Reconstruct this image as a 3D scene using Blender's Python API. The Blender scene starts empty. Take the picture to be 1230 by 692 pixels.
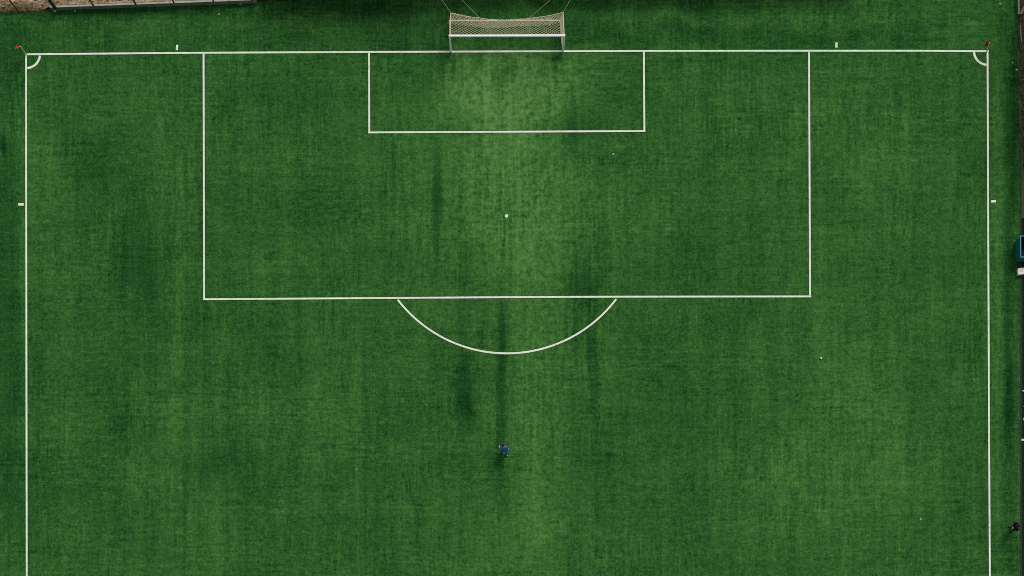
import bpy, bmesh, math, random
from mathutils import Vector, Matrix
import numpy as np

random.seed(7)
R = math.radians
scene = bpy.context.scene
col = scene.collection

# ------------------------------------------------------------------ camera
S = 18.06            # photograph pixels per metre on the turf
H = 108.0            # flying height of the drone
NX, NY = 609.0, 888.0   # the point of the pitch straight below the drone


def at(px, py, z=0.0):
    """world point seen at a photograph pixel at height z above the turf"""
    k = (H - z) / H
    return Vector((((px - NX) * k + NX - 615.0) / S, (346.0 - ((py - NY) * k + NY)) / S, z))


cam_d = bpy.data.cameras.new('camera')
cam = bpy.data.objects.new('camera', cam_d)
col.objects.link(cam)
cam.location = ((NX - 615.0) / S, (346.0 - NY) / S, H)
cam.rotation_euler = (0, 0, 0)
cam_d.sensor_width = 36.0
cam_d.lens = 36.0 * H * S / 1230.0
cam_d.shift_x = -(NX - 615.0) / 1230.0
cam_d.shift_y = -(346.0 - NY) / 1230.0
cam_d.clip_start = 1.0
cam_d.clip_end = 3000.0
scene.camera = cam

# ------------------------------------------------------------------ light
SUN_EL, SUN_AZ = R(50), math.atan2(0.55, 1.0)     # overcast, brighter from the top right
world = bpy.data.worlds.new('World')
scene.world = world
world.use_nodes = True
wn = world.node_tree
sky = wn.nodes.new('ShaderNodeTexSky')
sky.sky_type = 'NISHITA'
sky.sun_disc = False
sky.sun_elevation = SUN_EL
sky.sun_rotation = SUN_AZ
sky.air_density = 1.0
sky.dust_density = 3.0
bg = wn.nodes['Background']
bg.inputs['Strength'].default_value = 0.11
hs = wn.nodes.new('ShaderNodeHueSaturation')      # an overcast sky is nearly grey
hs.inputs['Saturation'].default_value = 0.22
wn.links.new(sky.outputs[0], hs.inputs['Color'])
wn.links.new(hs.outputs[0], bg.inputs['Color'])

sun_d = bpy.data.lights.new('sun', 'SUN')
sun_d.energy = 1.8
sun_d.angle = R(24)
sun_d.color = (1.0, 0.95, 0.86)
sun = bpy.data.objects.new('sun', sun_d)
col.objects.link(sun)
to_sun = Vector((math.sin(SUN_AZ) * math.cos(SUN_EL), math.cos(SUN_AZ) * math.cos(SUN_EL), math.sin(SUN_EL)))
sun.rotation_euler = to_sun.to_track_quat('Z', 'Y').to_euler()

scene.view_settings.view_transform = 'Standard'
scene.view_settings.look = 'None'
scene.view_settings.gamma = 1.0
scene.view_settings.use_curve_mapping = False
scene.view_settings.exposure = 0.0
scene.cycles.filter_width = 0.95
scene.cycles.use_denoising = False


# ------------------------------------------------------------------ helpers
class G:
    """small wrapper to write node graphs"""
    def __init__(self, name):
        self.m = bpy.data.materials.new(name)
        self.m.use_nodes = True
        self.t = self.m.node_tree
        self.b = self.t.nodes['Principled BSDF']
        tc = self.t.nodes.new('ShaderNodeNewGeometry')
        self.pos = tc.outputs['Position']

    def put(self, sock, v):
        if isinstance(v, bpy.types.NodeSocket):
            self.t.links.new(v, sock)
        else:
            sock.default_value = v

    def math(self, op, a, b=0.0, c=0.0, clamp=False):
        n = self.t.nodes.new('ShaderNodeMath')
        n.operation = op
        n.use_clamp = clamp
        self.put(n.inputs[0], a); self.put(n.inputs[1], b); self.put(n.inputs[2], c)
        return n.outputs[0]

    def add(self, a, b): return self.math('ADD', a, b)
    def mul(self, a, b): return self.math('MULTIPLY', a, b)

    def vec(self, op, a, b):
        n = self.t.nodes.new('ShaderNodeVectorMath')
        n.operation = op
        self.put(n.inputs[0], a); self.put(n.inputs[1], b)
        return n.outputs['Value'] if op in ('LENGTH', 'DISTANCE', 'DOT_PRODUCT') else n.outputs['Vector']

    def noise(self, scale, detail=2.0, rough=0.5, off=(0, 0, 0), src=None):
        """noise centred on zero, roughly -1..1; scale per axis"""
        v = self.vec('MULTIPLY', src or self.pos, scale if isinstance(scale, tuple) else (scale,) * 3)
        v = self.vec('ADD', v, off)
        n = self.t.nodes.new('ShaderNodeTexNoise')
        n.inputs['Scale'].default_value = 1.0
        n.inputs['Detail'].default_value = detail
        n.inputs['Roughness'].default_value = rough
        self.t.links.new(v, n.inputs['Vector'])
        return self.math('MULTIPLY_ADD', n.outputs[0], 3.2, -1.6)

    def smooth(self, v, a, b, x=0.0, y=1.0):
        n = self.t.nodes.new('ShaderNodeMapRange')
        n.interpolation_type = 'SMOOTHSTEP'
        self.put(n.inputs[0], v)
        for i, q in enumerate((a, b, x, y)):
            self.put(n.inputs[1 + i], q)
        return n.outputs[0]

    def ramp(self, v, stops):
        n = self.t.nodes.new('ShaderNodeValToRGB')
        e = n.color_ramp.elements
        while len(e) < len(stops):
            e.new(0.5)
        for el, (p, c) in zip(e, stops):
            el.position = p
            el.color = (*c, 1)
        self.put(n.inputs[0], v)
        return n.outputs[0]

    def mix(self, f, a, b):
        n = self.t.nodes.new('ShaderNodeMix')
        n.data_type = 'RGBA'
        self.put(n.inputs[0], f)
        self.put(n.inputs[6], a if isinstance(a, bpy.types.NodeSocket) else (*a, 1))
        self.put(n.inputs[7], b if isinstance(b, bpy.types.NodeSocket) else (*b, 1))
        return n.outputs[2]

    def out(self, color, rough=0.6, spec=0.3, bump=None, strength=0.3, dist=0.02):
        self.put(self.b.inputs['Base Color'], color if isinstance(color, bpy.types.NodeSocket) else (*color, 1))
        self.put(self.b.inputs['Roughness'], rough)
        self.b.inputs['Specular IOR Level'].default_value = spec
        if bump is not None:
            n = self.t.nodes.new('ShaderNodeBump')
            n.inputs['Strength'].default_value = strength
            n.inputs['Distance'].default_value = dist
            self.put(n.inputs['Height'], bump)
            self.t.links.new(n.outputs[0], self.b.inputs['Normal'])
        return self.m


def mottled(name, base, var=0.25, scale=6.0, rough=0.6, spec=0.3, bump=0.15):
    g = G(name)
    n = g.noise(scale, 4, 0.6)
    lo = tuple(c * (1 - var) for c in base)
    hi = tuple(min(1, c * (1 + var)) for c in base)
    f = g.math('MULTIPLY_ADD', n, 0.5, 0.5, clamp=True)
    return g.out(g.mix(f, lo, hi), rough, spec, n, bump, 0.01)


class MB:
    def __init__(self):
        self.v, self.f, self.mi = [], [], []

    def face(self, idx, mi=0):
        self.f.append(idx); self.mi.append(mi)

    def box(self, lo, hi, M=None, mi=0):
        b = len(self.v)
        for z in (lo[2], hi[2]):
            for x, y in ((lo[0], lo[1]), (hi[0], lo[1]), (hi[0], hi[1]), (lo[0], hi[1])):
                p = Vector((x, y, z))
                self.v.append(M @ p if M else p)
        for q in ((3, 2, 1, 0), (4, 5, 6, 7), (0, 1, 5, 4), (1, 2, 6, 5), (2, 3, 7, 6), (3, 0, 4, 7)):
            self.face([b + i for i in q], mi)

    def tube(self, pts, r, n=8, caps=True, mi=0):
        pts = [Vector(p) for p in pts]
        rs = r if isinstance(r, (list, tuple)) else [r] * len(pts)
        b = len(self.v)
        for i, p in enumerate(pts):
            d = (pts[min(i + 1, len(pts) - 1)] - pts[max(i - 1, 0)]).normalized()
            up = Vector((0, 0, 1)) if abs(d.z) < 0.9 else Vector((1, 0, 0))
            x = d.cross(up).normalized(); y = x.cross(d)
            for k in range(n):
                a = 2 * math.pi * k / n
                self.v.append(p + (x * math.cos(a) + y * math.sin(a)) * rs[i])
        for i in range(len(pts) - 1):
            for k in range(n):
                k2 = (k + 1) % n
                self.face([b + i * n + k, b + i * n + k2, b + (i + 1) * n + k2, b + (i + 1) * n + k], mi)
        if caps:
            self.face([b + k for k in range(n)][::-1], mi)
            self.face([b + (len(pts) - 1) * n + k for k in range(n)], mi)

    def ball(self, c, r, seg=14, rings=9, mi=0, M=None, lo=0.0, hi=math.pi):
        """ellipsoid (or a cap of one), r a radius or three"""
        r = r if isinstance(r, (tuple, list)) else (r, r, r)
        b = len(self.v)
        c = Vector(c)
        for i in range(rings + 1):
            th = lo + (hi - lo) * i / rings
            for k in range(seg):
                a = 2 * math.pi * k / seg
                p = Vector((r[0] * math.sin(th) * math.cos(a), r[1] * math.sin(th) * math.sin(a), r[2] * math.cos(th)))
                self.v.append(c + (M @ p if M else p))
        for i in range(rings):
            for k in range(seg):
                k2 = (k + 1) % seg
                self.face([b + i * seg + k, b + (i + 1) * seg + k, b + (i + 1) * seg + k2, b + i * seg + k2], mi)

    def strip(self, pts, w, closed=False):
        """flat ribbon of width w along a polyline on the ground"""
        pts = [Vector(p) for p in pts]
        b = len(self.v)
        for i, p in enumerate(pts):
            d = (pts[min(i + 1, len(pts) - 1)] - pts[max(i - 1, 0)])
            d.z = 0; d.normalize()
            s = Vector((-d.y, d.x, 0)) * (w / 2)
            self.v += [p - s, p + s]
        for i in range(len(pts) - 1):
            self.face([b + 2 * i, b + 2 * i + 2, b + 2 * i + 3, b + 2 * i + 1])

    def rock(self, c, r, flat=0.6):
        b = len(self.v)
        bm = bmesh.new()
        bmesh.ops.create_icosphere(bm, subdivisions=1, radius=1)
        s = (r * random.uniform(.7, 1.3), r * random.uniform(.7, 1.3), r * flat * random.uniform(.7, 1.2))
        a = random.uniform(0, 6.28)
        for v in bm.verts:
            q = v.co * random.uniform(.75, 1.15)
            x, y, z = q.x * s[0], q.y * s[1], q.z * s[2]
            self.v.append(Vector((c[0] + x * math.cos(a) - y * math.sin(a), c[1] + x * math.sin(a) + y * math.cos(a), c[2] + z)))
        for f in bm.faces:
            self.face([b + v.index for v in f.verts])
        bm.free()

    def build(self, name, mats, parent=None, smooth=False, bevel=0.0):
        me = bpy.data.meshes.new(name)
        me.from_pydata([tuple(p) for p in self.v], [], self.f)
        mats = mats if isinstance(mats, (list, tuple)) else [mats]
        for m in mats:
            me.materials.append(m)
        if len(mats) > 1:
            me.polygons.foreach_set('material_index', self.mi)
        if smooth:
            me.polygons.foreach_set('use_smooth', [True] * len(me.polygons))
        me.update()
        o = bpy.data.objects.new(name, me)
        col.objects.link(o)
        if parent:
            o.parent = parent
            o.matrix_parent_inverse = parent.matrix_world.inverted()
        if bevel:
            bv = o.modifiers.new('bevel', 'BEVEL')
            bv.width = bevel; bv.segments = 2
        return o


def tag(o, label, cat, group=None):
    o['label'] = label
    o['category'] = cat
    if group:
        o['group'] = group
    return o


def structure(o):
    o['kind'] = 'structure'
    return o


def empty(name, loc, rz=0.0):
    o = bpy.data.objects.new(name, None)
    o.location = loc
    o.rotation_euler = (0, 0, rz)
    o.empty_display_size = 0.3
    col.objects.link(o)
    bpy.context.view_layer.update()
    return o


# ------------------------------------------------------------------ turf material
def turf_colour(g):
    """woven, brushed and worn artificial grass with painted border shade: returns (colour socket, height socket)"""
    fine = g.noise(7.5, 2, 0.7)
    grain = g.noise(16.0, 1, 0.5, (9, 3, 1))
    mid = g.noise(4.2, 2, 0.6, (7, 2, 5))
    clump = g.noise((3.0, 2.6, 1), 3, 0.65, (17, 12, 5))
    dark = g.smooth(g.add(clump, g.mul(g.noise(0.5, 2, .5, (3, 8, 1)), .5)), .35, 1.3)      # matted, darker clumps
    tuft = g.noise(2.2, 3, 0.6, (3, 1, 0))
    vert = g.noise((3.6, 0.22, 1), 2, 0.6, (1, 7, 2))
    vert2 = g.noise((1.1, 0.05, 1), 2, 0.6, (5, 2, 2))
    vert3 = g.noise((6.5, 0.7, 1), 1, 0.6, (4, 5, 2))
    hori = g.noise((0.2, 3.2, 1), 2, 0.6, (2, 9, 4))
    hori3 = g.noise((0.8, 6.0, 1), 1, 0.6, (6, 1, 4))
    hori2 = g.noise((0.06, 0.9, 1), 2, 0.6, (8, 4, 4))
    wv = g.smooth(g.noise((.30, .12, 1), 2, .6, (1, 1, 8)), -.7, .8, .15, 1.35)     # the brushing shows in places only
    wh = g.smooth(g.noise((.12, .30, 1), 2, .6, (6, 1, 8)), -.7, .8, .15, 1.35)
    streak = g.mul(g.smooth(g.noise((2.6, .12, 1), 3, .7, (3, 11, 2)), .55, 1.2), g.smooth(g.noise(.35, 2, .6, (3, 3, 9)), -.3, .8, -.6, 1.0))
    patch = g.noise(0.28, 3, 0.6, (4, 4, 4))
    big = g.noise(0.07, 2, 0.5, (2, 6, 3))
    tot = None
    for s, w in ((fine, .15), (grain, .12), (mid, .13), (dark, -.26), (tuft, .10), (g.mul(vert, wv), .085), (vert2, .075), (g.mul(vert3, wv), .085), (g.mul(hori, wh), .065),
                 (hori2, .03), (g.mul(hori3, wh), .085), (streak, .12), (patch, .09), (big, .04)):
        t = g.mul(s, w)
        tot = t if tot is None else g.add(tot, t)
    nub = g.smooth(g.noise(6.0, 2, .7, (21, 4, 5)), .30, 1.05)       # small tufts pressed flat, darker
    tot = g.add(g.mul(tot, 1.12), g.mul(nub, -.19))
    # worn and trodden places, plus border shade painted into the colour: centre, half sizes (photograph pixels / S), weight
    n = g.t.nodes.new('ShaderNodeTexNoise')
    n.inputs['Scale'].default_value = 0.5
    n.inputs['Detail'].default_value = 3
    g.t.links.new(g.pos, n.inputs['Vector'])
    d = g.vec('MULTIPLY', g.vec('SUBTRACT', n.outputs['Color'], (.5, .5, .5)), (2.6, 3.4, 0))
    wpos = g.vec('ADD', g.pos, d)
    npos = g.vec('ADD', g.pos, g.vec('MULTIPLY', d, (.12, .5, 0)))
    rag = g.add(1.0, g.add(g.add(g.mul(tuft, .5), g.mul(vert, .4)), g.mul(mid, .35)))
    edge = g.add(g.add(g.mul(g.noise((1.3, .7, 1), 3, .7, (4, 14, 2)), .28), g.mul(vert3, .14)), g.mul(mid, .14))
    rag2 = g.math('MAXIMUM', g.add(.95, g.add(g.add(g.mul(tuft, .7), g.mul(vert3, .5)), g.mul(mid, .5))), 0.0)
    for px, py, sx, sy, w in WEAR_AND_SHADE:
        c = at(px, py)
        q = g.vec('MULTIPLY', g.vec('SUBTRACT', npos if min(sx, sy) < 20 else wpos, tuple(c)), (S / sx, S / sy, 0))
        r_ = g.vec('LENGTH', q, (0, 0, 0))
        if w < -.09:                                   # ragged dark stains and painted shade bands
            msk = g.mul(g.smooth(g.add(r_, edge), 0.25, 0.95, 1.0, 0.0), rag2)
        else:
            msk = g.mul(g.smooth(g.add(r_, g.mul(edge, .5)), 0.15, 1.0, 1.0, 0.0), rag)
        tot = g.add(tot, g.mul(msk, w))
    # the join between two turf rolls down the middle of the pitch
    sep = g.t.nodes.new('ShaderNodeSeparateXYZ')
    g.t.links.new(g.pos, sep.inputs[0])
    f = g.add(0.422, tot)
    colr = g.ramp(f, [(0.0, (.0035, .021, .0065)), (0.25, (.0125, .062, .0135)), (0.45, (.029, .108, .0225)),
                      (0.65, (.057, .163, .035)), (1.0, (.118, .26, .078))])
    return colr, g.add(fine, g.mul(tuft, .6))


WEAR_AND_SHADE = [  # real wear and stains, mixed with shade painted along the borders
    (612, 105, 125, 85, .23), (560, 95, 60, 60, .06), (665, 100, 60, 55, .05),
    (618, 215, 120, 170, .13), (612, 230, 230, 200, .08), (645, 470, 60, 340, .12), (612, 640, 110, 110, .06),
    (612, 88, 26, 22, -.13), (692, 150, 42, 60, -.16), (525, 235, 9, 110, -.21), (698, 335, 32, 48, -.16),
    (558, 470, 24, 58, -.19), (602, 480, 8, 190, -.19), (594, 556, 16, 34, -.085), (712, 430, 12, 95, -.17), (555, 390, 12, 70, -.09),  # includes a dark smudge lower left of the player
    (172, 310, 55, 130, -.13), (140, 210, 70, 60, -.06), (500, 110, 45, 60, -.06), (560, 320, 35, 50, -.06),
    (608, 600, 9, 90, -.06), (880, 440, 30, 110, -.06), (1010, 500, 90, 240, .05), (1060, 540, 40, 200, .06), (1060, 200, 70, 120, .05),
    (1198, 330, 12, 420, .10), (1211, 330, 9, 380, -.10), (1216, 150, 14, 150, -.10), (330, 36, 330, 12, .04), (900, 24, 300, 10, .06), (300, 50, 330, 22, -.07), (900, 46, 330, 20, -.07), (620, 36, 560, 36, -.05),  # dark entries here are border shade painted into the turf
    (6, 350, 26, 520, -.13), (1214, 420, 14, 420, -.08), (1215, 40, 26, 120, -.08), (20, 60, 40, 50, -.07), (740, 8, 420, 9, -.10), (608, 52, 75, 24, -.07), (465, 20, 60, 16, -.05), (320, 480, 160, 60, .04), (210, 560, 14, 260, .07), (215, 350, 8, 200, .06),  # dark entries: painted shade on the left, right and top margins
    (150, 17, 260, 9, -.14), (30, 17, 60, 9, -.12), (420, 10, 120, 16, -.12), (1219, 130, 7, 200, -.10),  # painted shade bands: wall foot, top edge, beside the right bank
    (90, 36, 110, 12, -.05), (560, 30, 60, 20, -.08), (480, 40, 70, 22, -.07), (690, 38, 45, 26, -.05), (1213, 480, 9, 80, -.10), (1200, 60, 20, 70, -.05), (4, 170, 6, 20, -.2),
    (40, 620, 60, 120, -.04), (1140, 130, 14, 150, .05), (1125, 420, 12, 200, .04), (430, 520, 10, 240, .06), (60, 200, 30, 140, .03),
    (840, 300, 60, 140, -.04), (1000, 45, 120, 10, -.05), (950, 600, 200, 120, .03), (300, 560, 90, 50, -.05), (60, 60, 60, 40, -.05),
]

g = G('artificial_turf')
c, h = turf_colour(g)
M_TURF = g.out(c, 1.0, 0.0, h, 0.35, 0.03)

g = G('line_paint')
c, h = turf_colour(g)
worn = g.add(g.noise(5.0, 4, 0.7, (3, 3, 3)), g.mul(g.noise(14.0, 2, 0.6, (1, 2, 3)), .7))
white = g.mix(g.math('MULTIPLY_ADD', g.noise(2.0, 3, 0.6), .5, .5, clamp=True), (.52, .62, .48), (.80, .86, .75))
M_LINE = g.out(g.mix(g.smooth(g.add(worn, g.mul(g.noise(.45, 3, .6, (5, 5, 1)), .6)), 0.15, 1.6, 0.0, 0.8), white, c), 0.8, 0.2, h, 0.2, 0.02)

g = G('line_seam_turf')
c, h = turf_colour(g)
M_SEAM = g.out(g.mix(.62, c, (.020, .030, .010)), 1.0, 0.0, h, 0.3, 0.03)

M_WHITE = mottled('white_powder_coat', (.88, .88, .86), .03, 4, .4, .4, .05)
M_CREAM = mottled('cream_painted_tube', (.80, .74, .56), .1, 5, .5, .3, .05)
M_NET = mottled('tan_net_cord', (.74, .63, .43), .25, 3, .8, .2, .1)
M_ROPE = mottled('pale_green_rope', (.42, .50, .34), .2, 4, .8, .2, .1)
M_POLE = mottled('flag_pole_plastic', (.50, .58, .42), .12, 6, .5, .3, .05)
M_RED = mottled('red_flag_cloth', (.55, .018, .022), .3, 9, .75, .2, .2)
M_POST = mottled('dark_fence_steel', (.022, .035, .024), .3, 8, .6, .3, .1)
M_WIRE = mottled('fence_wire', (.07, .09, .07), .3, 8, .6, .3, .1)
M_CONC = mottled('weathered_concrete', (.34, .32, .26), .4, 3.5, .9, .2, .4)
M_WALLFACE = mottled('mossy_concrete', (.12, .17, .12), .5, 3.0, .95, .1, .4)
M_LEAF = mottled('hedge_leaf', (.030, .075, .022), .5, 1.5, .6, .3, .0)
M_TWIG = mottled('dry_twig', (.13, .12, .075), .6, 4, .9, .1, .1)
M_BARK = mottled('bark', (.09, .07, .05), .4, 6, .9, .1, .3)
M_WOOD = mottled('weathered_board', (.19, .195, .16), .35, 5, .9, .1, .3)
M_TEAL = mottled('teal_painted_steel', (.004, .15, .185), .2, 4, .45, .4, .08)
M_TEALRIM = mottled('pale_teal_rim', (.03, .23, .245), .2, 4, .45, .4, .08)
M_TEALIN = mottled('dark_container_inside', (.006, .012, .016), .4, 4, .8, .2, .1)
M_BOXW = mottled('white_plastic_crate', (.74, .70, .64), .08, 6, .5, .4, .08)
M_LITTER = mottled('pale_paper', (.42, .48, .38), .15, 20, .8, .2, .1)


def rubble_mat(name, lo):
    g = G(name)
    f = g.math('MULTIPLY_ADD', g.add(g.noise(1.3, 3, .65), g.mul(g.noise(7, 3, .6, (4, 2, 2)), .5)), .36, .5, clamp=True)
    k = lo
    cc = g.ramp(f, [(0.0, (.035 * k, .028 * k, .014 * k)), (0.3, (.13 * k, .09 * k, .045 * k)), (0.5, (.27 * k, .20 * k, .11 * k)),
                    (0.62, (.33 * k, .22 * k, .17 * k)), (0.8, (.36 * k, .33 * k, .19 * k)), (1.0, (.16 * k, .20 * k, .08 * k))])
    return g.out(cc, .95, .1, g.noise(5, 4, .7), .6, .05)


M_DIRT = rubble_mat('dry_earth', 1.35)
M_STONE = rubble_mat('rubble_stone', 1.7)
M_BANK = mottled('grey_brown_bank', (.05, .05, .028), .7, 3.5, .95, .05, .5)

# ------------------------------------------------------------------ ground
g = G('far_ground')
f = g.math('MULTIPLY_ADD', g.noise(.2, 5, .6), .5, .5, clamp=True)
M_FAR = g.out(g.mix(f, (.05, .06, .025), (.13, .11, .06)), .95, .1)
b = MB()
b.v = [Vector(p) for p in ((-800, -900, -.08), (800, -900, -.08), (800, 800, -.08), (-800, 800, -.08))]
b.face([0, 1, 2, 3])
structure(b.build('ground', M_FAR))


def wall_y(px):        # foot of the low wall along the top of the turf, photograph pixels
    if px > 306:
        return hedge_y(px) - (px - 306) * .05
    return hedge_y(px)


def hedge_y(px):
    return 12.5 - (px - 65) * 0.036 + max(0, px - 310) * .0115 if px > 65 else 12.5 + (65 - px) * 0.035


b = MB()
top = [at(px, wall_y(px) - 2) for px in range(-140, 1420, 20)]
right_x = 1225.5
ring = [at(-140, 1500), at(right_x, 1500), at(right_x, 190), at(1222.5, 20), at(1222, -40)]
keep = [p for p in top if p.x < ring[-1].x]
b.v = ring + keep[::-1]
b.face(list(range(len(b.v))))
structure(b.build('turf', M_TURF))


# ------------------------------------------------------------------ painted markings
LZ = 0.004


def seam(pts, w):
    q = [Vector((p.x, p.y, SEAMZ[0])) for p in pts]
    SEAMZ[0] += .00012
    m = MB(); m.strip(q, w + .09)
    structure(m.build('line_seam', M_SEAM))


SEAMZ = [0.0012]


def line(name, pix, w=0.12, step=1.0, z=LZ):
    pts = []
    for (a, c) in zip(pix[:-1], pix[1:]):
        p, q = at(*a), at(*c)
        n = max(1, int((q - p).length / step))
        pts += [p.lerp(q, i / n) for i in range(n)]
    pts.append(at(*pix[-1]))
    for p in pts:
        p.z = z
    m = MB(); m.strip(pts, w)
    seam(pts, w)
    return structure(m.build(name, M_LINE))


def arc(name, cx, cy, r, a0, a1, w=0.125, n=60):
    pts = [at(cx + r * math.cos(R(a0 + (a1 - a0) * i / n)), cy + r * math.sin(R(a0 + (a1 - a0) * i / n))) + Vector((0, 0, LZ)) for i in range(n + 1)]
    m = MB(); m.strip(pts, w)
    seam(pts, w)
    return structure(m.build(name, M_LINE))


line('goal_line', [(30.1, 65.3), (200, 63.7), (330, 63.0), (480, 62.3), (609, 61.8), (780, 61.2), (960, 61.0), (1100, 61.0), (1187.6, 61.6)])
line('touchline', [(31.4, 66.6), (31.5, 245), (31.8, 470), (32.6, 1030)])
line('touchline', [(1186.2, 63.0), (1186.9, 245), (1187.8, 470), (1189.0, 700), (1190.5, 1030)])
line('penalty_area_line', [(244.5, 64.8), (245.2, 358.2)])
line('penalty_area_line', [(971.8, 62.4), (973.0, 354.8)])
line('penalty_area_line', [(243.8, 359.5), (480, 357.9), (609, 357.0), (741, 356.4), (974.4, 356.1)])
line('goal_area_line', [(443.3, 63.8), (443.6, 157.7)])
line('goal_area_line', [(773.4, 62.6), (774.0, 156.2)])
line('goal_area_line', [(442.2, 159.1), (609, 158.3), (775.3, 157.4)])
arc('penalty_arc', 608.7, 259.3, 165.2, 37.3, 142.4)
arc('corner_arc', 31.4, 65.3, 16.6, 5.5, 85, .15, 16)
arc('corner_arc', 1186.3, 61.6, 16.4, 95, 175.5, .15, 16)
line('corner_distance_mark', [(212.9, 54.0), (212.4, 60.3)], .15)
line('corner_distance_mark', [(1004.8, 51.0), (1004.6, 57.2)], .15)
line('corner_distance_mark', [(21.9, 245.6), (28.6, 245.5)], .16)
line('corner_distance_mark', [(1190.6, 241.9), (1196.4, 241.7)], .16)
m = MB()
m.v = [at(608.4, 259.3) + Vector((.11 * math.cos(a), .11 * math.sin(a), LZ)) for a in [i * math.pi / 14 for i in range(28)]]
m.face(list(range(28)))
structure(m.build('penalty_spot', M_LINE))

# ------------------------------------------------------------------ low wall, raised earth and fence along the top
WH = 0.48
wall = empty('retaining_wall', at(65, wall_y(65)))
m = MB(); cp = MB()
xs = [62, 110, 160, 210, 260, 309]
for a, c in zip(xs[:-1], xs[1:]):
    p, q = at(a, wall_y(a)), at(c, wall_y(c))
    d = (q - p); L = d.length
    Mx = Matrix.Translation(p) @ Matrix.Rotation(math.atan2(d.y, d.x), 4, 'Z')
    m.box((0.002, 0.0, -.05), (L - .002, .16, WH - .05), Mx)
    cp.box((0.004, -.025, WH - .05), (L - .004, .10, WH), Mx)
m.build('wall_body', M_WALLFACE, wall)
cp.build('coping', M_CONC, wall, bevel=.012)
tag(wall, 'low mossy wall with a pale concrete coping along the top edge of the turf', 'wall')

# raised dry earth behind it, sloping down to the turf at the left end
m = MB()
nx, ny = 90, 26
P0, P1 = at(-150, 0), at(1225, 0)
for j in range(ny):
    for i in range(nx):
        px = -150 + (1365) * i / (nx - 1)
        foot = at(px, wall_y(px))
        t = (j / (ny - 1)) ** 1.6
        y = foot.y + .17 + t * 24
        if px < 62:
            y = foot.y + t * 24
            z = -.03 + min(1, t * 24 / 0.5) * (WH - .02) + .0
        else:
            z = WH - .06
        z += (0 if j == 0 else random.uniform(-.03, .05)) if px >= 62 else random.uniform(-.01, .04)
        m.v.append(Vector((foot.x, y, z)))
for j in range(ny - 1):
    for i in range(nx - 1):
        a = j * nx + i
        m.face([a, a + 1, a + nx + 1, a + nx])
structure(m.build('earth_terrace', M_DIRT, smooth=True))

m = MB()
for i in range(950):
    px = random.uniform(-60, 330)
    d = abs(random.gauss(0, .7)) + .12
    foot = at(px, wall_y(px))
    z = WH - .04
    if px < 62:
        d += .1
        z = -.03 + min(1, d / .5) * (WH - .02)
    else:
        d += .16
    r = random.choice((.03, .04, .06, .06, .09, .13))
    m.rock((foot.x, foot.y + d + r * .6, z + r * .1), r)
o = m.build('rubble', M_STONE)
o['kind'] = 'stuff'

fence = empty('fence', at(65, wall_y(65), WH))
posts = [(23, 15.0, .045), (66, 9.5, .12), (112.5, 7.2, .055), (163, 5.4, .06), (209, 3.6, .05), (256.5, 1.9, .05), (303, .2, .05)]
for px, py, r in posts:
    p = at(px, py, WH - .02)
    q = at(px + (px - NX) * .0045, py - 1, 2.9)
    q = p + Vector(((px - 330) * .0004, .02, 2.3))
    m = MB(); m.tube([p, p.lerp(q, .5), q], [r, r, r * .95], 10)
    m.build('post', M_POST, fence)
for hh in (.15, .75, 1.35, 1.95):
    m = MB()
    pts = []
    for px, py, r in posts:
        p = at(px, py, WH)
        pts.append(p + Vector((0, .05 + (.06 if r > .1 else 0), hh)))
    m.tube(pts, .006, 4)
    m.build('wire', M_WIRE, fence)
tag(fence, 'wire fence on leaning dark posts above the dry earth at the top left', 'fence')

# hedge shrubs standing on the terrace just past the top edge of the picture: they shade the turf below them
def leafy(c, sx, sy, sz, n, size, seed):
    rnd = random.Random(seed)
    mb = MB()
    for i in range(n):
        a = rnd.uniform(0, 6.283); u = rnd.uniform(-1, 1); rr = rnd.uniform(.55, 1) ** .5
        s = math.sqrt(1 - u * u)
        p = Vector((c[0] + sx * rr * s * math.cos(a), c[1] + sy * rr * s * math.sin(a), max(.05, c[2] + sz * rr * u)))
        t = Vector((rnd.gauss(0, 1), rnd.gauss(0, 1), rnd.gauss(0, 1))).normalized()
        w = t.cross(Vector((rnd.gauss(0, 1), rnd.gauss(0, 1), rnd.gauss(0, 1)))).normalized()
        L = size * rnd.uniform(.6, 1.3)
        bi = len(mb.v)
        mb.v += [p - t * L, p + w * L * .45, p + t * L, p - w * L * .45]
        mb.face([bi, bi + 1, bi + 2, bi + 3])
    return mb


k = 0
for px, hh, dd in ((352, 3.0, 1.3), (397, 3.6, 1.2), (445, 4.2, 1.2), (495, 3.6, 1.2), (550, 3.0, 1.2), (610, 2.7, 1.2), (670, 2.6, 1.1), (730, 2.6, 1.1),
                   (790, 2.7, 1.1), (850, 2.7, 1.1), (910, 2.7, 1.1), (965, 2.6, 1.1), (1014, 2.6, 1.1)):
    foot = at(px, hedge_y(px)) + Vector((0, dd + .05, 0))
    foot.z = -.02
    sh = empty('hedge_shrub', foot)
    st = MB()
    for a in range(4):
        st.tube([foot, foot + Vector((.25 * math.cos(a * 1.6), .25 * math.sin(a * 1.6), .7)), foot + Vector((.7 * math.cos(a * 1.6), .5 * math.sin(a * 1.6), hh * .75))], [.05, .035, .012], 6)
    st.build('stem', M_BARK, sh)
    leafy((foot.x, foot.y, foot.z + hh * .52), 1.85, .95, hh * .5, 2600, .14, k).build('foliage', M_LEAF, sh)
    tag(sh, 'dense green hedge shrub in the row behind the low wall', 'shrub', 'hedge shrubs behind the low wall')
    k += 1

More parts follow.
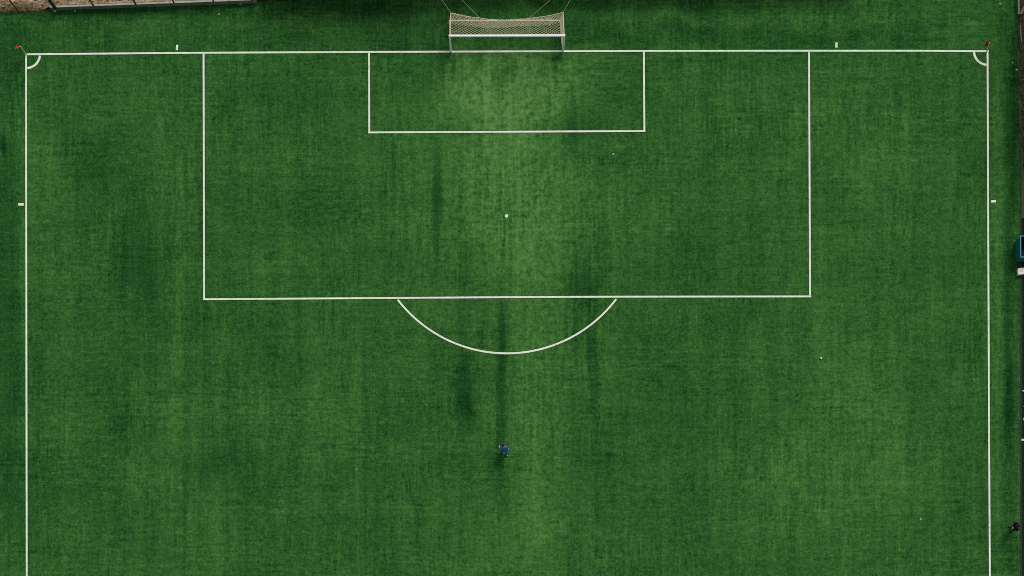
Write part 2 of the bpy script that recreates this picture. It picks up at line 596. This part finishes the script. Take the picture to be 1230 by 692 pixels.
# unseen taller shrubs, added beyond the right edge to shade the margin of the turf
for px, py, hh in ((1262, -10, 4.6), (1264, 45, 5.0), (1263, 100, 4.8), (1266, 155, 4.6), (1268, 210, 4.2)):
    foot = at(px, py)
    sh = empty('shade_shrub', foot)
    st = MB()
    for a in range(4):
        st.tube([foot, foot + Vector((.25 * math.cos(a * 1.6), .25 * math.sin(a * 1.6), 1.0)), foot + Vector((.6 * math.cos(a * 1.6), .8 * math.sin(a * 1.6), hh * .75))], [.07, .05, .015], 6)
    st.build('stem', M_BARK, sh)
    leafy((foot.x, foot.y, hh * .52), 1.0, 1.75, hh * .5, 2600, .15, k).build('foliage', M_LEAF, sh)
    tag(sh, 'unseen tall shrub added beyond the right edge to shade the turf margin', 'shrub', 'added shade shrubs')
    k += 1

# weeds growing where the dry earth meets the turf, and along the kerb
rnd = random.Random(3)
m = MB()
for i in range(900):
    px = rnd.uniform(-40, 64) if i < 620 else rnd.uniform(64, 330)
    f0 = at(px, wall_y(px))
    if i < 620:
        p = f0 + Vector((0, abs(rnd.gauss(0, .28)) - .12, .02))
        p.z = .02 + max(0, (p.y - f0.y)) * .8
    else:
        p = f0 + Vector((0, .2 + abs(rnd.gauss(0, .3)), WH - .04))
    a = rnd.uniform(0, 6.28); L = rnd.uniform(.05, .16)
    d = Vector((math.cos(a) * L, math.sin(a) * L, rnd.uniform(.02, .12)))
    w = Vector((-d.y, d.x, 0)).normalized() * .018
    bi = len(m.v)
    m.v += [p - w, p + w, p + d]
    m.face([bi, bi + 1, bi + 2])
o = m.build('weeds', mottled('olive_weed', (.055, .065, .022), .6, 3, .9, .05, 0))
o['kind'] = 'stuff'

# ------------------------------------------------------------------ right edge: kerb, dark path, dry bank
m = MB()
m.box((0, 0, -.05), (.07, 60, .05))
kerb = m.build('kerb', mottled('edge_kerb', (.035, .06, .032), .35, 5, .9, .1, .2))
kerb.location = at(right_x, 1250)
structure(kerb)
m = MB()
a, c = at(right_x + 1.4, 1250), at(right_x + 90, 262)
m.v = [Vector((a.x, a.y, -.02)), Vector((c.x, a.y, -.02)), Vector((c.x, c.y, -.02)), Vector((a.x, c.y, -.02))]
m.face([0, 1, 2, 3])
structure(m.build('path', mottled('dark_rubber_path', (.008, .016, .009), .5, 2.5, .9, .1, .3)))

m = MB()
rows = 70; cols_ = 14
for j in range(rows):
    py = -60 + 262 * j / (rows - 1)
    x0 = 1221.6 + max(0, py) * .040 + 1.0 * math.sin(py * .11) + .7 * math.sin(py * .31 + 1)
    for i in range(cols_):
        p = at(x0 + i * 5, py)
        z = -.03 + (0 if i == 0 else .12 * (1 - math.exp(-i * .5)) + random.uniform(0, .16))
        m.v.append(Vector((p.x, p.y, z)))
for j in range(rows - 1):
    for i in range(cols_ - 1):
        a = j * cols_ + i
        m.face([a, a + cols_, a + cols_ + 1, a + 1])
structure(m.build('earth_bank', M_BANK, smooth=True))

m = MB()
for i in range(520):
    py = random.uniform(-40, 195)
    x0 = 1222.5 + max(0, py) * .040
    p = at(x0 + abs(random.gauss(0, 9)), py)
    a = random.gauss(1.45, .5); L = random.uniform(.12, .6)
    q = p + Vector((math.cos(a) * L, math.sin(a) * L, random.uniform(.02, .2)))
    p.z = .05 + random.uniform(0, .1); q.z += .08
    m.tube([p, q], [random.uniform(.008, .02), .006], 4)
for i in range(110):
    py = random.uniform(-30, 195)
    p = at(1223.5 + max(0, py) * .040 + abs(random.gauss(0, 9)), py)
    m.rock((p.x, p.y, .12), random.choice((.03, .05, .07)))
o = m.build('dry_scrub', M_TWIG)
o['kind'] = 'stuff'

for (x0, y0, x1, y1, w, lb) in ((1224.0, 17, 1222.9, -14, .11, 'narrow grey weathered board lying nearest the turf at the top right corner'),
                               (1226.2, 17, 1236, -2, .16, 'grey weathered board slanting across the top right corner'),
                               (1225.4, 30, 1227, 50, .07, 'short thin grey board lying on the dry bank at the right edge')):
    p, q = at(x0, y0, .3), at(x1, y1, .3)
    d = q - p
    m = MB()
    m.box((0, -w / 2, -.02), (d.length, w / 2, .02))
    o = m.build('board', M_WOOD, bevel=.006)
    o.matrix_world = Matrix.Translation(p) @ Matrix.Rotation(math.atan2(d.y, d.x), 4, 'Z')
    tag(o, lb, 'board', 'boards on the bank')

# teal open container
px0, py0, py1 = 1219.6, 289.5, 314.8
p0 = at(px0, py1)
L = (py1 - py0) / S
ct = empty('open_container', p0)
W, HC, T = 1.7, 1.05, .04
m = MB()
m.box((0, 0, .06), (T, L, HC), Matrix.Translation(p0))
m.box((W - T, 0, .06), (W, L, HC), Matrix.Translation(p0))
m.box((T, 0, .06), (W - T, T, HC), Matrix.Translation(p0))
m.box((T, L - T, .06), (W - T, L, HC), Matrix.Translation(p0))
for i in range(4):
    y = .18 + i * (L - .36) / 3
    m.box((-.02, y - .02, .1), (-.001, y + .02, HC - .06), Matrix.Translation(p0))
m.build('shell', M_TEAL, ct)
m = MB()
m.box((T, T, .08), (W - T, L - T, .12), Matrix.Translation(p0))
m.build('floor', M_TEALIN, ct)
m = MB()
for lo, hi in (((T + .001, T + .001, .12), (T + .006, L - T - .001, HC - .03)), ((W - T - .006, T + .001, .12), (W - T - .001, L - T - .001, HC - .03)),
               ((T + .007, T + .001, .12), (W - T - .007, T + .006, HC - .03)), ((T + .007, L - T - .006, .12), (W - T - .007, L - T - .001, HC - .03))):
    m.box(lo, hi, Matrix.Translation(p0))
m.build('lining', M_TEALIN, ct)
m = MB()
for lo, hi in (((-.02, -.02, HC), (.042, L + .02, HC + .05)), ((W - .06, -.03, HC), (W + .03, L + .03, HC + .05)),
               ((.044, -.02, HC), (W - .062, .042, HC + .05)), ((.044, L - .042, HC), (W - .062, L + .02, HC + .05))):
    m.box(lo, hi, Matrix.Translation(p0))
m.build('rim', M_TEALRIM, ct, bevel=.01)
for yy in (.12, L - .12):
    for xx in (.12, W - .12):
        m = MB(); m.tube([p0 + Vector((xx, yy, 0)), p0 + Vector((xx, yy, .06))], .06, 10)
        m.build('foot', M_TEALIN, ct)
tag(ct, 'teal open-topped metal container with a pale rim at the right edge', 'container')

# white crate beside it
p = at(1224.9, 327.4, 0)
cr = empty('white_crate', p, R(5))
Mx = Matrix.Translation(p) @ Matrix.Rotation(R(5), 4, 'Z')
m = MB(); m.box((-.2, -.2, -.02), (.2, .2, .30), Mx); m.build('body', M_BOXW, cr, bevel=.015)
m = MB(); m.box((-.215, -.215, .302), (.215, .215, .345), Mx); m.build('lid', M_BOXW, cr, bevel=.012)
m = MB(); m.tube([Mx @ Vector(q) for q in ((-.07, 0, .34), (-.07, 0, .372), (.07, 0, .372), (.07, 0, .34))], .011, 6)
m.build('handle', mottled('grey_plastic', (.38, .37, .36), .1, 5), cr)
tag(cr, 'small square white box with a lid below the teal container', 'box')


def bottle(px, py, mat, label, ang, L=.26, r=.04):
    p = at(px, py, r)
    o = empty('bottle', (p.x, p.y, 0), ang)
    d = Vector((math.cos(ang), math.sin(ang), 0))
    m = MB()
    m.tube([p, p + d * .01, p + d * (L * .68), p + d * (L * .84), p + d * L], [r * .8, r, r, r * .4, r * .38], 10)
    m.build('bottle_body', mat, o, smooth=True)
    m = MB(); m.tube([p + d * (L + .001), p + d * (L + .03)], r * .45, 8); m.build('cap', M_TEALRIM, o)
    tag(o, label, 'bottle', 'bottles on the dark path')


bottle(1228.2, 470, M_BOXW, 'white bottle lying on the dark path between the white box and the teal bottle', .3)
bottle(1229.0, 489, M_TEALRIM, 'teal bottle lying on the dark path at the right edge', .8)
bottle(1228.9, 505, mottled('pale_green_plastic', (.32, .40, .34), .1, 5), 'pale green bottle lying on the dark path below the teal bottle', 1.2)
m = MB(); m.box((-.16, -.065, 0), (.20, .065, .05), Matrix.Translation(at(1229.4, 528.4) + Vector((0, 0, -.02))))
o = m.build('board_offcut', mottled('cream_wood', (.66, .56, .42), .15, 5), bevel=.006)
tag(o, 'short cream coloured board offcut on the kerb at the right edge', 'board')

# ------------------------------------------------------------------ goal
GL, GR = 541.7, 676.2
pl, pr = at(GL, 62.3), at(GR, 62.0)
goal = empty('football_goal', (pl + pr) / 2)
GH = 2.44
# posts, crossbar
for p in (pl, pr):
    m = MB()
    m.tube([p + Vector((0, 0, 0)), p + Vector((0, 0, GH - .07))], .068, 20)
    m.build('goal_post', M_WHITE, goal, smooth=False)
m = MB()
dx = (pr - pl).normalized()
m.tube([pl - dx * .06 + Vector((0, 0, GH)), pr + dx * .06 + Vector((0, 0, GH))], .078, 20)
m.build('crossbar', M_WHITE, goal)
bl, br = at(539.7, 24.8, .05), at(672.6, 24.6, .05)
m = MB()
m.tube([pl + Vector((0, -0, .05)) + (bl - pl).normalized() * .07, bl, bl], .045, 10)
m.build('ground_bar', M_CREAM, goal)
m = MB(); m.tube([pr + Vector((0, 0, .05)) + (br - pr).normalized() * .07, br], .045, 10); m.build('ground_bar', M_CREAM, goal)
m = MB(); m.tube([bl + (br - bl).normalized() * .046, br - (br - bl).normalized() * .0], .05, 10); m.build('ground_bar', M_CREAM, goal)

def rear(t):                 # upper rear edge of the net, hanging between its two pulled corners
    u = 2 * t - 1
    px = 541.6 + t * (676.4 - 541.6)
    py = 15.6 + (1 - abs(u) ** 2.0) * 8.8 + .35 * math.exp(-((abs(u) - .5) / .12) ** 2) * -1.5
    z = 2.2 - .45 * (1 - u * u)
    return at(px, py - (.7 * t), z)


def foot(t):                 # lower edge of the back panel, lying on the turf inside the bar
    u = 2 * t - 1
    px = 541.5 + t * (673.0 - 541.5)
    py = 33.0 - 3.2 * u * u - 3.4 * max(0, u) ** 2
    return at(px, py, .05 + .03 * math.sin(t * 40))


tl, tr = pl + Vector((0, .03, GH + .0)), pr + Vector((0, .03, GH))


def roof(s, v):
    a = tl.lerp(tr, s); c2 = rear(s)
    p = a.lerp(c2, v)
    p.z -= .16 * math.sin(math.pi * v) + .02 * math.sin(9 * s + 5 * v)
    return p


def back(s, v):
    p = rear(s).lerp(foot(s), v)
    p.z += .05 * math.sin(s * 14 + v * 3) * (1 - v)
    p.y += .05 * math.sin(s * 11 + 1)
    return p


def side_panel(top_f, top_r, bot_f, bot_r):
    return lambda s, v: top_f.lerp(top_r, s).lerp(bot_f.lerp(bot_r, s), v) + Vector((0, 0, -.08 * math.sin(math.pi * s) * (1 - v)))


def netting(fn, Lu, Lv, cell, r, mb):
    st = cell * 1.0
    for sgn in (1, -1):
        cmin, cmax = (-Lv, Lu) if sgn == 1 else (0, Lu + Lv)
        c = cmin + st * .5
        while c < cmax:
            # u = c + v  or  u = c - v
            lo, hi = (max(0, -c), min(Lv, Lu - c)) if sgn == 1 else (max(0, c - Lu), min(Lv, c))
            if hi - lo > .05:
                n = max(2, int((hi - lo) / .22) + 1)
                pts = [fn(((c + sgn * v) / Lu), v / Lv) for v in [lo + (hi - lo) * i / (n - 1) for i in range(n)]]
                mb.tube(pts, r, 4, caps=False)
            c += st


m = MB(); netting(roof, 7.44, 2.0, .25, .0062, m); m.build('net_roof', M_NET, goal)
m = MB(); netting(back, 7.44, 2.2, .23, .0062, m); m.build('net_back', M_NET, goal)
m = MB(); netting(side_panel(tl, rear(0), pl + Vector((0, .07, .05)), bl), 2.0, 2.3, .18, .008, m); m.build('net_side', M_NET, goal)
m = MB(); netting(side_panel(tr, rear(1), pr + Vector((0, .07, .05)), br), 2.0, 2.3, .15, .0095, m); m.build('net_side', M_NET, goal)
m = MB(); m.tube([rear(i / 40) for i in range(41)], .016, 6); m.build('net_border', M_NET, goal)
for (a, c2) in ((tl, rear(0)), (tr, rear(1))):
    m = MB(); m.tube([a.lerp(c2, i / 8) + Vector((0, 0, -.08 * math.sin(math.pi * i / 8))) for i in range(9)], .022, 6)
    m.build('net_border', M_NET, goal)
tops = {}
for side, (px, py) in (('l', (478, -80)), ('r', (706, -40))):
    zt = 2.9
    tp = at(px, py, zt)
    tops[side] = tp
    po = empty('net_pole', (tp.x, tp.y, WH - .1))
    m = MB(); m.tube([Vector((tp.x, tp.y, WH - .1)), tp + Vector((0, 0, .05))], .05, 12); m.build('pole', M_POST, po)
    m = MB(); m.ball(tp + Vector((0, 0, .07)), .06, 10, 6); m.build('pole_cap', M_POST, po)
    tag(po, 'dark pole behind the goal holding the %s net ropes' % ('left' if side == 'l' else 'right'), 'pole', 'poles behind the goal')
for tp, t in ((tops['l'], 0), (tops['l'], .257), (tops['r'], .69), (tops['r'], 1)):
    a = rear(t)
    m = MB()
    m.tube([a.lerp(tp, i / 12) + Vector((0, 0, -.10 * math.sin(math.pi * i / 12))) for i in range(13)], .008, 6)
    m.build('guy_rope', M_ROPE, goal)
tag(goal, 'white football goal with a tan net held back by ropes', 'goal')


# ------------------------------------------------------------------ corner flags
def corner_flag(base, top, fl, label):
    """pole from the corner, cloth hanging off the top: pixel seen, height"""
    zt = 1.42
    p = at(*base); q = at(top[0], top[1], zt)
    o = empty('corner_flag', p)
    m = MB(); m.tube([p, p.lerp(q, .5), q], [.034, .032, .03], 8); m.build('pole', M_POLE, o)
    m = MB(); m.tube([p + Vector((0, 0, .001)), p.lerp(q, .035)], .045, 10); m.build('socket', M_POST, o)
    e = at(fl[0], fl[1], 1.2)
    d = e - q; d.z = 0
    nrm = Vector((-d.y, d.x, 0)).normalized()
    m = MB(); n, mm = 9, 6
    for j in range(mm):
        for i in range(n):
            s, t = i / (n - 1), j / (mm - 1)
            w = .06 * math.sin(s * 8 + t * 2) * s
            b0 = q.lerp(p, t * .36)
            m.v.append(b0 + d * s * (1.0) + nrm * (w + fl[2] * (t - .3) * (.4 + .6 * s)) + Vector((0, 0, -.10 * s + .02)))
    for j in range(mm - 1):
        for i in range(n - 1):
            a = j * n + i
            m.face([a, a + 1, a + n + 1, a + n])
    fo = m.build('flag', M_RED, o, smooth=True)
    sd = fo.modifiers.new('thick', 'SOLIDIFY'); sd.thickness = .008
    tag(o, label, 'corner flag', 'corner flags')


corner_flag((31.4, 64.9), (24.3, 55.6), (18.2, 58.0, -.42), 'red corner flag on a pale pole leaning away from the pitch at the left corner')
corner_flag((1185.7, 61.0), (1188.3, 51.0), (1184.3, 50.4, .24), 'red corner flag on a pale, nearly upright pole at the right corner')


# ------------------------------------------------------------------ people
def skin_mesh(joints, edges, levels=2):
    """joints name -> (co, radius); returns evaluated verts / faces"""
    names = list(joints)
    me = bpy.data.meshes.new('tmp')
    me.from_pydata([joints[n][0] for n in names], [(names.index(a), names.index(c)) for a, c in edges], [])
    ob = bpy.data.objects.new('tmp', me)
    col.objects.link(ob)
    ob.modifiers.new('skin', 'SKIN')
    for i, n in enumerate(names):
        sv = me.skin_vertices[0].data[i]
        sv.radius = (joints[n][1], joints[n][1])
        sv.use_root = (i == 0)
    su = ob.modifiers.new('sub', 'SUBSURF'); su.levels = levels; su.render_levels = levels
    dg = bpy.context.evaluated_depsgraph_get()
    ev = ob.evaluated_get(dg)
    em = ev.to_mesh()
    vs = [v.co.copy() for v in em.vertices]
    fs = [list(p.vertices) for p in em.polygons]
    ev.to_mesh_clear()
    bpy.data.objects.remove(ob); bpy.data.meshes.remove(me)
    return vs, fs


def add_skin(mb, joints, edges, mi=0):
    vs, fs = skin_mesh(joints, edges)
    b0 = len(mb.v)
    mb.v += vs
    for f_ in fs:
        mb.face([b0 + i for i in f_], mi)


def person(loc, heading, J, look, cloth, label):
    """J: joint positions (x right, y forward, z up); heading: direction faced"""
    o = empty('person', loc, heading - math.pi / 2)
    MW = Matrix.Translation(loc) @ Matrix.Rotation(heading - math.pi / 2, 4, 'Z')
    V = {k2: Vector(v) for k2, v in J.items()}

    def fin(mb, name, mats, smooth=True):
        mb.v = [MW @ Vector(p) for p in mb.v]
        return mb.build(name, mats, o, smooth=smooth)

    rad = dict(pelvis=.105, waist=.095, chest=.115, neck=.055, head=.075)
    jj = {k2: (V[k2], rad[k2]) for k2 in ('pelvis', 'waist', 'chest', 'neck', 'head')}
    ed = [('pelvis', 'waist'), ('waist', 'chest'), ('chest', 'neck'), ('neck', 'head')]
    for s in 'LR':
        for n, r_ in (('sh', .058), ('el', .043), ('wr', .029), ('hip', .088), ('kn', .058), ('an', .034), ('toe', .03)):
            jj[n + s] = (V[n + s], r_)
        ed += [('chest', 'sh' + s), ('sh' + s, 'el' + s), ('el' + s, 'wr' + s), ('pelvis', 'hip' + s), ('hip' + s, 'kn' + s), ('kn' + s, 'an' + s), ('an' + s, 'toe' + s)]
    mb = MB()
    add_skin(mb, jj, ed)
    # head with nose and ears, facing forward
    hc = V['head'] + Vector((0, .015, .045))
    mb.ball(hc, (.074, .092, .115), 18, 12)
    mb.ball(hc + Vector((0, .092, -.012)), (.013, .02, .024), 8, 6)
    mb.ball(hc + Vector((0, .082, -.055)), (.024, .012, .007), 8, 5, mi=1)
    for s in (-1, 1):
        mb.ball(hc + Vector((s * .073, -.005, -.01)), (.010, .020, .031), 8, 6)
        mb.ball(hc + Vector((s * .031, .084, .012)), .0115, 8, 6, mi=2)
    # hands: palm, four fingers of unequal length and a thumb
    for s, sg in (('L', -1), ('R', 1)):
        w = V['wr' + s]; d = (w - V['el' + s]).normalized()
        side = d.cross(Vector((0, 0, 1)))
        side = side.normalized() if side.length > .2 else Vector((0, 1, 0))
        nrm = side.cross(d).normalized()
        mb.tube([w - d * .01, w + d * .04, w + d * .095], [.026, .032, .030], 10)
        for i, ln in enumerate((.068, .078, .072, .056)):
            b0 = w + d * .088 + side * (i - 1.5) * .019
            mb.tube([b0, b0 + d * ln * .5, b0 + d * ln * .85 - nrm * ln * .3, b0 + d * ln - nrm * ln * .6], [.0095, .009, .008, .006], 6)
        b0 = w + d * .03 - side * .03
        mb.tube([b0, b0 + d * .03 - side * .028, b0 + d * .062 - side * .036 - nrm * .012], [.012, .011, .008], 6)
    fin(mb, 'body', [look['skin'], look['lip'], look['eye']])
    # hair
    mb = MB()
    mb.ball(hc + Vector((0, -.014, .018)), (.087, .098, .113), 18, 9, hi=math.pi * .54)
    fin(mb, 'hair', look['hair'])
    # upper garment
    mid = lambda a, c2, t: V[a].lerp(V[c2], t)
    jj = {'chest': (V['chest'], .155), 'waist': (V['waist'], .145), 'hem': (mid('waist', 'pelvis', 1.1), .155), 'collar': (mid('chest', 'neck', .55), .075)}
    ed = [('chest', 'waist'), ('waist', 'hem'), ('chest', 'collar')]
    for s in 'LR':
        jj['sh' + s] = (V['sh' + s], .085)
        if cloth['long']:
            jj['el' + s] = (V['el' + s], .066); jj['cuff' + s] = (mid('el' + s, 'wr' + s, 1.0), .054)
            ed += [('chest', 'sh' + s), ('sh' + s, 'el' + s), ('el' + s, 'cuff' + s)]
        else:
            jj['cuff' + s] = (mid('sh' + s, 'el' + s, .85), .066)
            ed += [('chest', 'sh' + s), ('sh' + s, 'cuff' + s)]
    mb = MB(); add_skin(mb, jj, ed); fin(mb, cloth['top'], cloth['top_m'])
    if cloth.get('sleeve_m'):
        for s in 'LR':
            mb = MB()
            mb.tube([mid('sh' + s, 'el' + s, .7), V['el' + s], mid('el' + s, 'wr' + s, .5), mid('el' + s, 'wr' + s, .98)], [.068, .06, .052, .044], 12)
            fin(mb, 'sleeve', cloth['sleeve_m'])
    if cloth.get('hood_m'):
        mb = MB()
        mb.ball(hc + Vector((0, -.035, .012)), (.112, .125, .145), 18, 10, hi=math.pi * .68)
        fin(mb, 'hood', cloth['hood_m'])
    # lower garment
    jj = {'pelvis': (V['pelvis'], .135)}; ed = []
    for s in 'LR':
        jj['hip' + s] = (V['hip' + s], .112)
        ed += [('pelvis', 'hip' + s)]
        if cloth['long']:
            jj['kn' + s] = (V['kn' + s], .085); jj['an' + s] = (mid('kn' + s, 'an' + s, 1.2), .075)
            ed += [('hip' + s, 'kn' + s), ('kn' + s, 'an' + s)]
        else:
            jj['leg' + s] = (mid('hip' + s, 'kn' + s, .75), .088); ed += [('hip' + s, 'leg' + s)]
    mb = MB(); add_skin(mb, jj, ed); fin(mb, cloth['bottom'], cloth['bottom_m'])
    for s in 'LR':
        if not cloth['long']:
            mb = MB()
            mb.tube([mid('kn' + s, 'an' + s, .1), mid('kn' + s, 'an' + s, .4), mid('kn' + s, 'an' + s, 1.0)], [.07, .07, .056], 12)
            fin(mb, 'sock', cloth['sock_m'])
        a, t_ = V['an' + s], V['toe' + s]
        d = (t_ - a); d.z *= .3; d.normalize()
        mb = MB()
        c0 = a.lerp(t_, .42); c0.z -= .035
        rot = Vector((0, 1, 0)).rotation_difference(d).to_matrix().to_4x4()
        mb.ball(c0, (.054, .150, .062), 14, 9, M=rot)
        fin(mb, 'shoe', cloth['shoe_m'])
    tag(o, label, 'person')
    return o


M_SKIN = mottled('skin', (.46, .29, .21), .08, 8, .5, .3, .02)
M_LIP = mottled('lips', (.36, .14, .12), .05, 8, .5)
M_EYE = mottled('eyes', (.10, .08, .07), .05, 8, .3)
look = dict(skin=M_SKIN, lip=M_LIP, eye=M_EYE, hair=mottled('dark_hair', (.010, .009, .012), .3, 30, .6, .3, .3))
blue = dict(long=False, top='shirt', bottom='shorts', top_m=mottled('blue_shirt', (.030, .13, .48), .35, 9, .7, .3, .3),
            bottom_m=mottled('blue_shorts', (.016, .08, .30), .25, 9, .7, .3, .3), sock_m=mottled('blue_socks', (.03, .12, .38), .2, 9, .8), sleeve_m=mottled('pale_blue_sleeve', (.16, .36, .58), .15, 9, .7),
            shoe_m=mottled('white_boots', (.80, .82, .78), .06, 9, .5))
black = dict(long=True, top='jacket', bottom='trousers', top_m=mottled('black_jacket', (.006, .010, .013), .4, 9, .7, .3, .3),
             bottom_m=mottled('black_trousers', (.006, .006, .008), .4, 9, .8, .2, .3), sock_m=None, hood_m=mottled('black_hood', (.008, .013, .017), .3, 9, .8), shoe_m=mottled('dark_shoes', (.012, .011, .011), .2, 9, .5))

run = dict(pelvis=(0, 0, .93), waist=(-.02, .04, 1.08), chest=(-.04, .10, 1.29), neck=(-.06, .14, 1.47), head=(-.07, .19, 1.58),
           shL=(-.22, .12, 1.40), elL=(-.30, .06, 1.14), wrL=(-.29, .22, 1.02), shR=(.14, .07, 1.40), elR=(.23, -.06, 1.16), wrR=(.21, .06, .98),
           hipL=(-.095, 0, .88), knL=(-.11, .10, .50), anL=(-.11, .04, .09), toeL=(-.12, .20, .04),
           hipR=(.095, 0, .88), knR=(.11, .06, .50), anR=(.12, -.22, .14), toeR=(.12, -.09, .05))
person(at(606.2, 543.0), R(101), run, look, blue, 'footballer in blue with white boots jogging alone below the penalty arc')

stand = dict(pelvis=(0, 0, .95), waist=(0, .01, 1.10), chest=(0, .02, 1.31), neck=(0, .03, 1.48), head=(0, .06, 1.59),
             shL=(-.19, .02, 1.42), elL=(-.27, .07, 1.16), wrL=(-.07, .21, 1.08), shR=(.19, .02, 1.42), elR=(.27, .07, 1.16), wrR=(.06, .22, 1.04),
             hipL=(-.10, 0, .90), knL=(-.12, .02, .50), anL=(-.13, -.02, .09), toeL=(-.16, .15, .04),
             hipR=(.10, 0, .90), knR=(.12, .03, .50), anR=(.13, 0, .09), toeR=(.17, .17, .04))
person(at(1215.0, 635.2), R(190), stand, look, black, 'person dressed all in black standing outside the right touchline')


# ------------------------------------------------------------------ small things lying about
def scrap(px, py, size, label, z=0.0):
    p = at(px, py, z)
    m = MB()
    rr = random.Random(int(px * 7 + py))
    n = 9
    for j, (hh, f_) in enumerate(((0.004, 1.0), (size * .35, .75), (size * .5, .25))):
        for i in range(n):
            a = 6.283 * i / n
            r = size * f_ * rr.uniform(.75, 1.2) * .5
            m.v.append(p + Vector((r * math.cos(a), r * math.sin(a), hh * rr.uniform(.8, 1.2))))
    for j in range(2):
        for i in range(n):
            i2 = (i + 1) % n
            m.face([j * n + i, j * n + i2, (j + 1) * n + i2, (j + 1) * n + i])
    m.face([2 * n + i for i in range(n)]); m.face([i for i in range(n)][::-1])
    tag(m.build('paper_scrap', M_LITTER), label, 'litter', 'white scraps on the turf')


p = at(986.2, 430.3, .07)
m = MB(); m.ball(p, .07, 18, 12)
bo = m.build('ball', M_BOXW, smooth=True)
tag(bo, 'small white ball lying on the turf to the right of the penalty arc', 'ball')
scrap(736.8, 185.4, .13, 'tiny white scrap on the turf just below the right end of the goal area')
scrap(1105.8, 623.8, .13, 'tiny white scrap on the turf nearest the person in black')
scrap(66, 13.2, .17, 'white scrap at the foot of the thick dark fence post', .0)
scrap(90, 13.4, .12, 'white scrap below the low wall between the thick post and the next one')
scrap(288.7, 4.9, .13, 'white scrap beside the low wall, right of the last fence post')
scrap(263, 17.4, .11, 'white scrap on the dark turf below the last fence post')
scrap(1201, 5, .12, 'white scrap on the turf in the top right corner, above the corner flag')
scrap(1221, 84, .16, 'white scrap on the turf against the dry bank, right of the corner flag')
scrap(1216.5, 75.5, .10, 'smaller white scrap right of the corner flag, away from the bank')
